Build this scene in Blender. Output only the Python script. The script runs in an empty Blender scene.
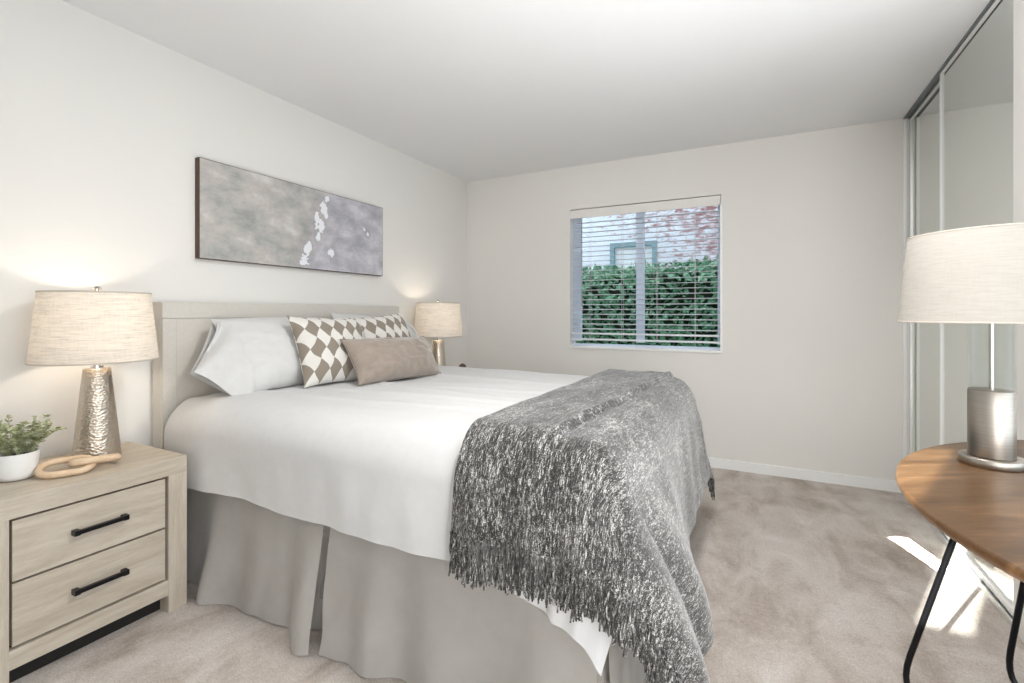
import bpy, bmesh, math, random
from mathutils import Vector, Matrix, noise

random.seed(7)
PI = math.pi
SC = bpy.context.scene
COL = SC.collection

# ------------------------------------------------------------------ camera
cam_d = bpy.data.cameras.new('camera')
cam = bpy.data.objects.new('camera', cam_d)
COL.objects.link(cam)
CAM_H = 1.17
cam.location = (0, 0, CAM_H)
cam.rotation_euler = (PI / 2, 0, math.radians(27.2))
cam_d.sensor_width = 36
cam_d.lens = 481 / 1024 * 36
cam_d.shift_y = -28.5 / 1024
cam_d.clip_start = 0.02
SC.camera = cam

# ------------------------------------------------------------------ world, sun, fill lights, exposure
SC.view_settings.view_transform = 'Standard'
SC.view_settings.look = 'None'
SC.view_settings.gamma = 1
SC.view_settings.use_curve_mapping = False
SC.view_settings.exposure = 0.62

wd = bpy.data.worlds.new('sky')
SC.world = wd
wd.use_nodes = True
bg = wd.node_tree.nodes['Background']
bg.inputs[0].default_value = (0.72, 0.86, 1.0, 1)
bg.inputs[1].default_value = 1.3

SUN_H = Vector((0.36, 0.933, 0)).normalized()
SUN_EL = math.radians(25)
SUN_DIR = (SUN_H * math.cos(SUN_EL) + Vector((0, 0, -math.sin(SUN_EL)))).normalized()


def lamp(name, kind, loc, energy, color=(1, 1, 1), direction=None, **kw):
    l = bpy.data.lights.new(name, kind)
    l.energy = energy
    l.color = color
    for k, v in kw.items():
        setattr(l, k, v)
    o = bpy.data.objects.new(name, l)
    COL.objects.link(o)
    o.location = loc
    if direction is not None:
        o.rotation_euler = Vector(direction).to_track_quat('-Z', 'Y').to_euler()
    return o


lamp('sun', 'SUN', (-4, -8, 6), 15.0, (1.0, 0.95, 0.88), SUN_DIR, angle=math.radians(0.6))
# added fill panel at the unseen right-wall window, to brighten the room
lamp('side_fill', 'AREA', (2.27, 0.7, 1.25), 12, (1.0, 1.0, 1.0), (-1, 0.12, 0.0),
     shape='RECTANGLE', size=2.3, size_y=1.8)
# added fill panel in front of the solid rear wall, behind the camera
lamp('rear_fill', 'AREA', (0.9, -0.86, 1.05), 41, (1.0, 1.0, 1.0), (-0.15, 1, -0.05), shape='RECTANGLE', size=2.2, size_y=1.7)
# fill light under an added ceiling fixture, out of view
lamp('overhead_fill', 'AREA', (-0.25, 1.35, 2.37), 17, (1.0, 0.985, 0.96), (0, 0, -1), shape='DISK', size=0.32)
# added fill spots aimed at the ceiling, standing in for bounced flash
lamp('bounce_fill', 'SPOT', (0.05, 1.2, 1.0), 36, (1.0, 1.0, 1.0), (-0.05, 0.12, 1.0), spot_size=math.radians(115), spot_blend=0.8,
     shadow_soft_size=0.15)
lamp('low_bounce_fill', 'SPOT', (0.15, 0.35, 0.3), 34, (1.0, 1.0, 1.0), (0.0, 0.55, 1.0), spot_size=math.radians(150), spot_blend=1.0,
     shadow_soft_size=0.15)
# direction of sunlight thrown back off the mirrored closet door, for its stand-in lamp
REF = Vector((-SUN_DIR.x, SUN_DIR.y, SUN_DIR.z))

# ------------------------------------------------------------------ materials
MATS = {}


def _new(name):
    m = bpy.data.materials.new(name)
    m.use_nodes = True
    nt = m.node_tree
    b = nt.nodes['Principled BSDF']
    MATS[name] = m
    return m, nt, b


def N(nt, kind, **kw):
    n = nt.nodes.new(kind)
    for k, v in kw.items():
        if k in n.inputs.keys() if isinstance(k, str) else False:
            n.inputs[k].default_value = v
        else:
            setattr(n, k, v)
    return n


def L(nt, a, b):
    nt.links.new(a, b)


def ramp(nt, fac, stops, interp='LINEAR'):
    r = nt.nodes.new('ShaderNodeValToRGB')
    r.color_ramp.interpolation = interp
    el = r.color_ramp.elements
    while len(el) < len(stops):
        el.new(0.5)
    for e, (p, c) in zip(el, stops):
        e.position = p
        e.color = (c[0], c[1], c[2], 1)
    L(nt, fac, r.inputs[0])
    return r.outputs[0]


def math_n(nt, op, a, b=None):
    n = nt.nodes.new('ShaderNodeMath')
    n.operation = op
    for i, v in enumerate((a, b)):
        if v is None:
            continue
        if isinstance(v, (int, float)):
            n.inputs[i].default_value = v
        else:
            L(nt, v, n.inputs[i])
    return n.outputs[0]


def coords(nt, out='Object', scale=(1, 1, 1), rot=(0, 0, 0)):
    t = nt.nodes.new('ShaderNodeTexCoord')
    mp = nt.nodes.new('ShaderNodeMapping')
    mp.inputs['Scale'].default_value = scale
    mp.inputs['Rotation'].default_value = rot
    L(nt, t.outputs[out], mp.inputs[0])
    return mp.outputs[0]


def noise_n(nt, vec, scale, detail=3, rough=0.5, dist=0.0):
    n = nt.nodes.new('ShaderNodeTexNoise')
    n.inputs['Scale'].default_value = scale
    n.inputs['Detail'].default_value = detail
    n.inputs['Roughness'].default_value = rough
    n.inputs['Distortion'].default_value = dist
    L(nt, vec, n.inputs['Vector'])
    return n.outputs['Fac']


def bump(nt, b, h, strength=0.3, dist=0.01):
    n = nt.nodes.new('ShaderNodeBump')
    n.inputs['Strength'].default_value = strength
    n.inputs['Distance'].default_value = dist
    L(nt, h, n.inputs['Height'])
    L(nt, n.outputs[0], b.inputs['Normal'])


def plain(name, color, rough=0.5, metal=0.0, spec=0.5, sheen=0.0):
    m, nt, b = _new(name)
    b.inputs['Base Color'].default_value = (*color, 1)
    b.inputs['Roughness'].default_value = rough
    b.inputs['Metallic'].default_value = metal
    b.inputs['Specular IOR Level'].default_value = spec
    b.inputs['Sheen Weight'].default_value = sheen
    return m


def painted(name, color, bumpy=0.08, scale=220):
    m, nt, b = _new(name)
    c = coords(nt)
    n = noise_n(nt, c, 1.3, 2)
    col = ramp(nt, n, [(0.3, [x * 0.985 for x in color]), (0.7, color)])
    L(nt, col, b.inputs['Base Color'])
    b.inputs['Roughness'].default_value = 0.75
    b.inputs['Specular IOR Level'].default_value = 0.25
    bump(nt, b, noise_n(nt, c, scale, 2), bumpy, 0.002)
    return m


def fabric(name, c1, c2, scale=(1, 1, 1), nscale=60, weave=500, rough=0.85, sheen=0.2, bs=0.15, out='Object'):
    m, nt, b = _new(name)
    c = coords(nt, out, scale)
    n = noise_n(nt, c, nscale, 4, 0.6)
    L(nt, ramp(nt, n, [(0.3, c1), (0.7, c2)]), b.inputs['Base Color'])
    b.inputs['Roughness'].default_value = rough
    b.inputs['Specular IOR Level'].default_value = 0.2
    b.inputs['Sheen Weight'].default_value = sheen
    bump(nt, b, noise_n(nt, c, weave, 2), bs, 0.002)
    return m


painted('wall_paint', (0.83, 0.81, 0.775))
painted('ceiling_paint', (0.86, 0.865, 0.87), 0.15, 160)
plain('white_trim', (0.92, 0.92, 0.915), 0.4)
plain('vinyl_frame', (0.66, 0.74, 0.86), 0.35)
plain('blind_slat', (0.82, 0.85, 0.88), 0.4)
plain('blind_cord', (0.55, 0.56, 0.57), 0.7)
plain('wand_plastic', (0.28, 0.27, 0.27), 0.4)
plain('aluminium', (0.78, 0.79, 0.77), 0.35, 0.6)
plain('dark_track', (0.20, 0.22, 0.235), 0.4, 0.5)
plain('black_metal', (0.012, 0.012, 0.014), 0.32, 0.6)
plain('black_gap', (0.015, 0.014, 0.013), 0.8)
plain('mirror', (0.80, 0.825, 0.79), 0.015, 1.0)
plain('white_ceramic', (0.88, 0.87, 0.85), 0.3)
plain('soil', (0.05, 0.035, 0.025), 0.95)
plain('dark_wood_ball', (0.05, 0.028, 0.018), 0.5)
plain('canvas_edge', (0.085, 0.045, 0.03), 0.6)
plain('box_spring_fabric', (0.45, 0.43, 0.4), 0.9)
plain('paving', (0.42, 0.41, 0.39), 0.9)
plain('shade_trim', (0.55, 0.50, 0.44), 0.8)


def glass(name, color=(1, 1, 1), rough=0.0, thin=True):
    m, nt, b = _new(name)
    nt.nodes.remove(b)
    tr = nt.nodes.new('ShaderNodeBsdfTransparent')
    tr.inputs[0].default_value = (*color, 1)
    gl = nt.nodes.new('ShaderNodeBsdfGlossy')
    gl.inputs['Roughness'].default_value = rough
    fr = nt.nodes.new('ShaderNodeLayerWeight')
    fr.inputs[0].default_value = 0.12
    mx = nt.nodes.new('ShaderNodeMixShader')
    L(nt, math_n(nt, 'MULTIPLY', fr.outputs['Facing'], 0.28), mx.inputs[0])
    L(nt, tr.outputs[0], mx.inputs[1])
    L(nt, gl.outputs[0], mx.inputs[2])
    L(nt, mx.outputs[0], nt.nodes['Material Output'].inputs[0])
    return m


glass('window_glass', (0.93, 0.97, 0.98))
glass('lamp_glass', (0.96, 0.97, 0.965))


def carpet_mat():
    m, nt, b = _new('carpet')
    c = coords(nt)
    big = noise_n(nt, c, 2.6, 5, 0.62, 0.6)
    c2 = coords(nt, 'Object', (1, 0.45, 1), (0, 0, 0.5))
    streak = noise_n(nt, c2, 5.5, 4, 0.6, 0.8)
    fine = noise_n(nt, c, 190, 3, 0.75)
    mid = noise_n(nt, c, 60, 4, 0.75)
    f = math_n(nt, 'ADD', math_n(nt, 'MULTIPLY', big, 0.45), math_n(nt, 'MULTIPLY', streak, 0.55))
    f = math_n(nt, 'ADD', math_n(nt, 'MULTIPLY', f, 0.80), math_n(nt, 'MULTIPLY', mid, 0.20))
    col = ramp(nt, f, [(0.37, (0.45, 0.365, 0.295)), (0.46, (0.66, 0.57, 0.50)), (0.52, (0.78, 0.695, 0.63)), (0.61, (0.90, 0.83, 0.78))])
    mx = nt.nodes.new('ShaderNodeMixRGB')
    mx.blend_type = 'MULTIPLY'
    mx.inputs[0].default_value = 1
    L(nt, col, mx.inputs[1])
    L(nt, ramp(nt, fine, [(0.3, (0.66, 0.65, 0.64)), (0.65, (1.06, 1.06, 1.06))]), mx.inputs[2])
    L(nt, mx.outputs[0], b.inputs['Base Color'])
    b.inputs['Roughness'].default_value = 1.0
    b.inputs['Specular IOR Level'].default_value = 0.05
    b.inputs['Sheen Weight'].default_value = 0.25
    h = math_n(nt, 'ADD', math_n(nt, 'MULTIPLY', fine, 0.5), math_n(nt, 'MULTIPLY', mid, 0.8))
    bump(nt, b, h, 0.85, 0.016)


carpet_mat()


def wood_mat(name, c1, c2, c3, scale, rough, bs=0.1, nscale=3.0, coat=0.0, dist=0.6, turn=0.0):
    m, nt, b = _new(name)
    t0 = coords(nt, 'Object', (1, 1, 1), (0, 0, turn))
    c, c6 = nt.nodes.new('ShaderNodeMapping'), nt.nodes.new('ShaderNodeMapping')
    for mp, k in ((c, 1), (c6, 6)):
        mp.inputs['Scale'].default_value = [s_ * k for s_ in scale]
        L(nt, t0, mp.inputs[0])
    n = noise_n(nt, c.outputs[0], nscale, 6, 0.62, dist)
    fine = noise_n(nt, c6.outputs[0], nscale * 2, 3, 0.6)
    f = math_n(nt, 'ADD', math_n(nt, 'MULTIPLY', n, 0.75), math_n(nt, 'MULTIPLY', fine, 0.25))
    L(nt, ramp(nt, f, [(0.33, c1), (0.5, c2), (0.66, c3)]), b.inputs['Base Color'])
    b.inputs['Roughness'].default_value = rough
    b.inputs['Coat Weight'].default_value = coat
    b.inputs['Coat Roughness'].default_value = 0.18
    bump(nt, b, f, bs, 0.003)


wood_mat('oak_washed', (0.41, 0.345, 0.27), (0.51, 0.445, 0.36), (0.60, 0.54, 0.455), (6, 1.0, 9), 0.6)
wood_mat('oak_upright', (0.41, 0.345, 0.27), (0.51, 0.445, 0.36), (0.60, 0.54, 0.455), (9, 9, 1.0), 0.6)
wood_mat('walnut', (0.050, 0.022, 0.007), (0.115, 0.056, 0.021), (0.22, 0.118, 0.052), (0.8, 6.5, 4), 0.30, 0.04, 1.8, 0.0, 0.9, math.radians(-30))
wood_mat('beech', (0.60, 0.41, 0.25), (0.70, 0.52, 0.35), (0.76, 0.60, 0.43), (5, 5, 5), 0.6, 0.05)

fabric('duvet_cotton', (0.65, 0.65, 0.65), (0.68, 0.68, 0.68), nscale=25, sheen=0.1, bs=0.06)
fabric('pillow_cotton', (0.62, 0.612, 0.598), (0.66, 0.652, 0.638), nscale=25, sheen=0.1, bs=0.06)
fabric('headboard_linen', (0.63, 0.595, 0.54), (0.69, 0.655, 0.60), nscale=140, weave=420, sheen=0.15, bs=0.2)
fabric('skirt_sateen', (0.76, 0.725, 0.68), (0.83, 0.80, 0.76), nscale=8, weave=600, rough=0.5, sheen=0.35, bs=0.05)
fabric('taupe_velvet', (0.29, 0.235, 0.195), (0.36, 0.30, 0.25), nscale=20, weave=500, rough=0.55, sheen=0.6, bs=0.08)
fabric('taupe_piping', (0.22, 0.175, 0.14), (0.27, 0.215, 0.175), nscale=40, rough=0.7)


def marl_mat():
    m, nt, b = _new('marled_yarn')
    c = coords(nt, 'UV', (270, 60, 1))
    n1 = noise_n(nt, c, 1.0, 3, 0.75, 0.4)
    c3 = coords(nt, 'UV', (90, 17, 1), (0, 0, 0.05))
    n2 = noise_n(nt, c3, 1.0, 3, 0.6, 0.3)
    big = noise_n(nt, coords(nt, 'UV', (9, 3.0, 1)), 1.0, 3, 0.6)
    f = math_n(nt, 'ADD', math_n(nt, 'MULTIPLY', n1, 0.56), math_n(nt, 'MULTIPLY', n2, 0.28))
    f = math_n(nt, 'ADD', f, math_n(nt, 'MULTIPLY', big, 0.16))
    sp = noise_n(nt, coords(nt, 'UV', (420, 300, 1)), 1.0, 1, 0.5)
    f = math_n(nt, 'ADD', f, math_n(nt, 'MULTIPLY', math_n(nt, 'SUBTRACT', sp, 0.5), 0.30))
    L(nt, ramp(nt, f, [(0.45, (0.016, 0.0155, 0.015)), (0.53, (0.105, 0.10, 0.095)), (0.615, (0.60, 0.585, 0.56))]),
      b.inputs['Base Color'])
    b.inputs['Roughness'].default_value = 0.9
    b.inputs['Specular IOR Level'].default_value = 0.15
    b.inputs['Sheen Weight'].default_value = 0.5
    b.inputs['Sheen Roughness'].default_value = 0.45
    w = noise_n(nt, coords(nt, 'UV', (260, 260, 1)), 1.0, 2, 0.6)
    h = math_n(nt, 'ADD', math_n(nt, 'MULTIPLY', n1, 0.7), math_n(nt, 'MULTIPLY', w, 0.5))
    bump(nt, b, h, 0.5, 0.004)


marl_mat()


def diamond_mat():
    m, nt, b = _new('diamond_cotton')
    t = nt.nodes.new('ShaderNodeTexCoord')
    nz = nt.nodes.new('ShaderNodeTexNoise')
    nz.inputs['Scale'].default_value = 7
    nz.inputs['Detail'].default_value = 1
    L(nt, t.outputs['UV'], nz.inputs['Vector'])
    sep = nt.nodes.new('ShaderNodeSeparateXYZ')
    L(nt, t.outputs['UV'], sep.inputs[0])
    x = math_n(nt, 'ADD', sep.outputs[0], math_n(nt, 'MULTIPLY', math_n(nt, 'SUBTRACT', nz.outputs['Fac'], 0.5), 0.02))
    y = sep.outputs[1]
    # rows of tall diamonds with slightly bowed sides
    p = math_n(nt, 'ADD', math_n(nt, 'DIVIDE', x, 0.076), math_n(nt, 'DIVIDE', y, 0.118))
    q = math_n(nt, 'SUBTRACT', math_n(nt, 'DIVIDE', x, 0.076), math_n(nt, 'DIVIDE', y, 0.118))
    s = math_n(nt, 'SINE', math_n(nt, 'MULTIPLY', y, 2 * PI / 0.118))
    p = math_n(nt, 'ADD', p, math_n(nt, 'MULTIPLY', s, 0.07))
    q = math_n(nt, 'ADD', q, math_n(nt, 'MULTIPLY', s, 0.07))
    fl = math_n(nt, 'ADD', math_n(nt, 'FLOOR', p), math_n(nt, 'FLOOR', q))
    par = math_n(nt, 'FRACT', math_n(nt, 'MULTIPLY', fl, 0.5))
    par = math_n(nt, 'GREATER_THAN', math_n(nt, 'ABSOLUTE', par), 0.25)
    L(nt, ramp(nt, par, [(0.0, (0.72, 0.695, 0.65)), (1.0, (0.26, 0.22, 0.175))], 'LINEAR'), b.inputs['Base Color'])
    b.inputs['Roughness'].default_value = 0.85
    b.inputs['Sheen Weight'].default_value = 0.15
    w = noise_n(nt, coords(nt, 'UV', (420, 420, 1)), 1.0, 2)
    bump(nt, b, math_n(nt, 'ADD', math_n(nt, 'MULTIPLY', w, 0.4), math_n(nt, 'MULTIPLY', par, 0.5)), 0.25, 0.003)


diamond_mat()


def shade_mat(name, color, trans, scale=(14, 14, 240), low=0.76):
    m, nt, b = _new(name)
    c = coords(nt, 'Object', scale)
    n1 = noise_n(nt, c, 1.0, 3, 0.7)
    n2 = noise_n(nt, coords(nt, 'Object', (150, 150, 20)), 1.0, 3, 0.7)
    f = math_n(nt, 'ADD', math_n(nt, 'MULTIPLY', n1, 0.78), math_n(nt, 'MULTIPLY', n2, 0.22))
    col = ramp(nt, f, [(0.33, [v * low for v in color]), (0.52, color), (0.66, [min(1, v * (1 + (1 - low) * 0.35)) for v in color])])
    nt.nodes.remove(b)
    d = nt.nodes.new('ShaderNodeBsdfDiffuse')
    t = nt.nodes.new('ShaderNodeBsdfTranslucent')
    L(nt, col, d.inputs[0])
    L(nt, col, t.inputs[0])
    mx = nt.nodes.new('ShaderNodeMixShader')
    mx.inputs[0].default_value = trans
    L(nt, d.outputs[0], mx.inputs[1])
    L(nt, t.outputs[0], mx.inputs[2])
    L(nt, mx.outputs[0], nt.nodes['Material Output'].inputs[0])


shade_mat('linen_shade', (0.76, 0.70, 0.62), 0.22)
shade_mat('plain_shade', (0.52, 0.49, 0.445), 0.18, (20, 20, 320), 0.88)


def hammered():
    m, nt, b = _new('hammered_silver')
    v = nt.nodes.new('ShaderNodeTexVoronoi')
    v.inputs['Scale'].default_value = 1.0
    L(nt, coords(nt, 'Object', (90, 90, 130)), v.inputs['Vector'])
    b.inputs['Base Color'].default_value = (0.58, 0.51, 0.43, 1)
    b.inputs['Metallic'].default_value = 0.92
    b.inputs['Roughness'].default_value = 0.30
    bump(nt, b, v.outputs['Distance'], 0.45, 0.005)


hammered()


def brushed():
    m, nt, b = _new('brushed_nickel')
    n = noise_n(nt, coords(nt, 'Object', (3, 3, 400)), 1.0, 3)
    L(nt, ramp(nt, n, [(0.3, (0.36, 0.325, 0.285)), (0.7, (0.44, 0.405, 0.36))]), b.inputs['Base Color'])
    b.inputs['Metallic'].default_value = 1
    b.inputs['Roughness'].default_value = 0.30
    b.inputs['Anisotropic'].default_value = 0.85
    tg = nt.nodes.new('ShaderNodeTangent')
    tg.direction_type = 'RADIAL'
    tg.axis = 'Z'
    L(nt, tg.outputs[0], b.inputs['Tangent'])


brushed()
plain('polished_steel', (0.66, 0.65, 0.63), 0.12, 1.0)


def painting_mat():
    m, nt, b = _new('abstract_paint')
    t = nt.nodes.new('ShaderNodeTexCoord')
    sep = nt.nodes.new('ShaderNodeSeparateXYZ')
    L(nt, t.outputs['UV'], sep.inputs[0])
    u, v = sep.outputs[0], sep.outputs[1]
    n1 = noise_n(nt, coords(nt, 'UV', (3.4, 1.9, 1)), 1.7, 6, 0.68, 0.12)
    n2 = noise_n(nt, coords(nt, 'UV', (5, 1.2, 1)), 2.2, 4, 0.6, 0.2)
    n3 = noise_n(nt, coords(nt, 'UV', (13, 7, 1)), 1.5, 5, 0.7, 0.4)
    left = ramp(nt, n1, [(0.36, (0.34, 0.34, 0.325)), (0.46, (0.44, 0.435, 0.415)), (0.55, (0.53, 0.495, 0.465)), (0.66, (0.64, 0.635, 0.62))])
    right = ramp(nt, n1, [(0.36, (0.36, 0.355, 0.39)), (0.5, (0.49, 0.48, 0.525)), (0.64, (0.66, 0.645, 0.67))])
    split = math_n(nt, 'ADD', u, math_n(nt, 'MULTIPLY', math_n(nt, 'SUBTRACT', n2, 0.5), 0.25))
    split = math_n(nt, 'ADD', split, math_n(nt, 'MULTIPLY', v, -0.14))
    mr = nt.nodes.new('ShaderNodeMapRange')
    mr.inputs[1].default_value = 0.42
    mr.inputs[2].default_value = 0.52
    L(nt, split, mr.inputs[0])
    mx = nt.nodes.new('ShaderNodeMixRGB')
    L(nt, mr.outputs[0], mx.inputs[0])
    L(nt, left, mx.inputs[1])
    L(nt, right, mx.inputs[2])
    # white palette-knife flecks along a slanting band
    acc = None
    for (cu, cv, ru, rv) in [(0.605, 0.93, .014, .05), (0.585, 0.80, .018, .07), (0.60, 0.70, .010, .07), (0.545, 0.62, .012, .11),
                             (0.575, 0.56, .020, .08), (0.555, 0.42, .012, .05), (0.49, 0.22, .018, .09),
                             (0.475, 0.12, .022, .07), (0.505, 0.30, .010, .05), (0.635, 0.22, .018, .06),
                             (0.86, 0.62, .014, .030), (0.885, 0.58, .008, .03), (0.455, 0.06, .010, .03)]:
        du = math_n(nt, 'DIVIDE', math_n(nt, 'SUBTRACT', u, cu), ru)
        dv = math_n(nt, 'DIVIDE', math_n(nt, 'SUBTRACT', v, cv), rv)
        d = math_n(nt, 'SQRT', math_n(nt, 'ADD', math_n(nt, 'MULTIPLY', du, du), math_n(nt, 'MULTIPLY', dv, dv)))
        acc = d if acc is None else math_n(nt, 'MINIMUM', acc, d)
    acc = math_n(nt, 'ADD', acc, math_n(nt, 'MULTIPLY', math_n(nt, 'SUBTRACT', n3, 0.5), 4.6))
    fleck = math_n(nt, 'LESS_THAN', acc, 0.95)
    # darker worn grey around the flecks
    mr2 = nt.nodes.new('ShaderNodeMapRange')
    mr2.inputs[1].default_value = 0.6
    mr2.inputs[2].default_value = 3.6
    mr2.inputs[3].default_value = 0.35
    mr2.inputs[4].default_value = 0.0
    L(nt, acc, mr2.inputs[0])
    m1 = nt.nodes.new('ShaderNodeMixRGB')
    L(nt, mr2.outputs[0], m1.inputs[0])
    L(nt, mx.outputs[0], m1.inputs[1])
    m1.inputs[2].default_value = (0.27, 0.25, 0.25, 1)
    m2 = nt.nodes.new('ShaderNodeMixRGB')
    L(nt, fleck, m2.inputs[0])
    L(nt, m1.outputs[0], m2.inputs[1])
    m2.inputs[2].default_value = (0.85, 0.86, 0.90, 1)
    L(nt, m2.outputs[0], b.inputs['Base Color'])
    b.inputs['Roughness'].default_value = 0.7
    bump(nt, b, math_n(nt, 'ADD', n3, fleck), 0.2, 0.004)


painting_mat()


def leaf_mat(name, c1, c2, c3, rough=0.5):
    m, nt, b = _new(name)
    n = noise_n(nt, coords(nt), 40, 2)
    L(nt, ramp(nt, n, [(0.3, c1), (0.5, c2), (0.7, c3)]), b.inputs['Base Color'])
    b.inputs['Roughness'].default_value = rough


leaf_mat('hedge_leaf', (0.025, 0.10, 0.055), (0.09, 0.29, 0.14), (0.38, 0.55, 0.42), 0.35)
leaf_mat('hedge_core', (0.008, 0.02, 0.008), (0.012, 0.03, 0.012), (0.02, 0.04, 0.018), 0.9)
leaf_mat('sage_leaf', (0.22, 0.25, 0.11), (0.40, 0.43, 0.24), (0.66, 0.67, 0.50), 0.55)


def house_mat():
    m, nt, b = _new('whitewashed_brick')
    t = nt.nodes.new('ShaderNodeTexCoord')
    mp = nt.nodes.new('ShaderNodeMapping')
    mp.inputs['Rotation'].default_value = (-PI / 2, 0, 0)
    L(nt, t.outputs['Object'], mp.inputs[0])
    br = nt.nodes.new('ShaderNodeTexBrick')
    br.inputs['Scale'].default_value = 1.0
    br.inputs['Brick Width'].default_value = 0.30
    br.inputs['Row Height'].default_value = 0.10
    br.inputs['Mortar Size'].default_value = 0.012
    br.inputs['Color1'].default_value = (1, 1, 1, 1)
    br.inputs['Color2'].default_value = (0, 0, 0, 1)
    br.inputs['Mortar'].default_value = (0.5, 0.5, 0.5, 1)
    L(nt, mp.outputs[0], br.inputs['Vector'])
    sep = nt.nodes.new('ShaderNodeSeparateXYZ')
    L(nt, t.outputs['Object'], sep.inputs[0])
    big = noise_n(nt, coords(nt), 1.1, 4, 0.6)
    chip = noise_n(nt, coords(nt, 'Object', (7, 1, 22)), 1.0, 4, 0.7)
    # bare red brick shows through more towards the right and the top of the wall
    g = math_n(nt, 'ADD', math_n(nt, 'MULTIPLY', sep.outputs[0], 0.10), math_n(nt, 'MULTIPLY', sep.outputs[2], 0.11))
    f = math_n(nt, 'ADD', math_n(nt, 'MULTIPLY', chip, 1.0), math_n(nt, 'MULTIPLY', big, 0.25))
    f = math_n(nt, 'ADD', f, math_n(nt, 'MINIMUM', math_n(nt, 'SUBTRACT', g, 0.27), 0.10))
    f = math_n(nt, 'ADD', f, math_n(nt, 'MULTIPLY', br.outputs['Color'], 0.05))
    red = ramp(nt, f, [(0.63, (0.80, 0.84, 0.90)), (0.70, (0.60, 0.47, 0.48)), (0.78, (0.34, 0.17, 0.165))])
    mx = nt.nodes.new('ShaderNodeMixRGB')
    L(nt, math_n(nt, 'MULTIPLY', br.outputs['Fac'], 0.35), mx.inputs[0])
    L(nt, red, mx.inputs[1])
    mx.inputs[2].default_value = (0.70, 0.73, 0.76, 1)
    L(nt, mx.outputs[0], b.inputs['Base Color'])
    b.inputs['Roughness'].default_value = 0.9


house_mat()
plain('house_window_frame', (0.22, 0.36, 0.40), 0.5)
plain('house_window_pane', (0.80, 0.86, 0.88), 0.25)

# ------------------------------------------------------------------ builders


def wloc(o):
    v = Vector((0, 0, 0))
    while o is not None:
        v += o.location
        o = o.parent
    return v


def obj(name, bm, mat, parent=None, smooth=False, bevel=0.0, segs=2, origin=None):
    """Link bm (built in world coordinates) as ONE mesh object; its vertices become local to parent/origin."""
    if bevel > 0:
        bmesh.ops.bevel(bm, geom=[e for e in bm.edges if e.calc_face_angle(0) > 0.5], offset=bevel, segments=segs,
                        profile=0.5, affect='EDGES', clamp_overlap=True)
    if origin is None:
        base = wloc(parent) if parent is not None else Vector((0, 0, 0))
    else:
        base = Vector(origin)
    bmesh.ops.translate(bm, verts=bm.verts, vec=-base)
    me = bpy.data.meshes.new(name)
    bm.to_mesh(me)
    bm.free()
    for p in me.polygons:
        p.use_smooth = smooth
    mats = mat if isinstance(mat, (list, tuple)) else [mat]
    for mm in mats:
        me.materials.append(MATS[mm])
    if smooth:
        me.set_sharp_from_angle(angle=math.radians(48))
    o = bpy.data.objects.new(name, me)
    COL.objects.link(o)
    if parent is not None:
        o.parent = parent
    else:
        o.location = base
    return o


def tag(o, label, cat, group=None):
    o['label'] = label
    o['category'] = cat
    if group:
        o['group'] = group
    return o


def thing(name, label, cat, loc, group=None):
    o = bpy.data.objects.new(name, None)
    o.empty_display_size = 0.1
    COL.objects.link(o)
    o.location = loc
    return tag(o, label, cat, group)


def struct(name, bm, mat, smooth=False, bevel=0.0):
    o = obj(name, bm, mat, None, smooth, bevel)
    o['kind'] = 'structure'
    return o


def copy_tree(o, parent=None):
    c = o.copy()
    COL.objects.link(c)
    if parent is not None:
        c.parent = parent
    for ch in list(o.children):
        copy_tree(ch, c)
    return c


def box(bm, x0, x1, y0, y1, z0, z1, mi=0):
    vs = [bm.verts.new(p) for p in
          [(x0, y0, z0), (x1, y0, z0), (x1, y1, z0), (x0, y1, z0), (x0, y0, z1), (x1, y0, z1), (x1, y1, z1), (x0, y1, z1)]]
    for f in [(3, 2, 1, 0), (4, 5, 6, 7), (0, 1, 5, 4), (1, 2, 6, 5), (2, 3, 7, 6), (3, 0, 4, 7)]:
        bm.faces.new([vs[i] for i in f]).material_index = mi
    return bm


def bx(*a):
    return box(bmesh.new(), *a)


def grid(bm, nu, nv, fn, uvfn=None, close_u=False, mi=0):
    """fn(i/nu, j/nv) -> point"""
    rows = []
    for j in range(nv + 1):
        rows.append([bm.verts.new(fn(i / nu, j / nv)) for i in range(nu if close_u else nu + 1)])
    uvl = bm.loops.layers.uv.verify() if uvfn else None
    for j in range(nv):
        for i in range(nu):
            i2 = (i + 1) % nu if close_u else i + 1
            f = bm.faces.new((rows[j][i], rows[j][i2], rows[j + 1][i2], rows[j + 1][i]))
            f.material_index = mi
            if uvl:
                for lp, (a, b_) in zip(f.loops, ((i, j), (i + 1, j), (i + 1, j + 1), (i, j + 1))):
                    lp[uvl].uv = uvfn(a / nu, b_ / nv)
    return rows


def lathe(bm, prof, cx, cy, z0=0, seg=40, cap=True):
    rows = []
    for (r, z) in prof:
        rows.append([bm.verts.new((cx + r * math.cos(2 * PI * k / seg), cy + r * math.sin(2 * PI * k / seg), z0 + z))
                     for k in range(seg)])
    for a, b_ in zip(rows, rows[1:]):
        for k in range(seg):
            k2 = (k + 1) % seg
            bm.faces.new((a[k], a[k2], b_[k2], b_[k]))
    if cap:
        bm.faces.new(list(reversed(rows[0])))
        bm.faces.new(rows[-1])
    return bm


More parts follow.
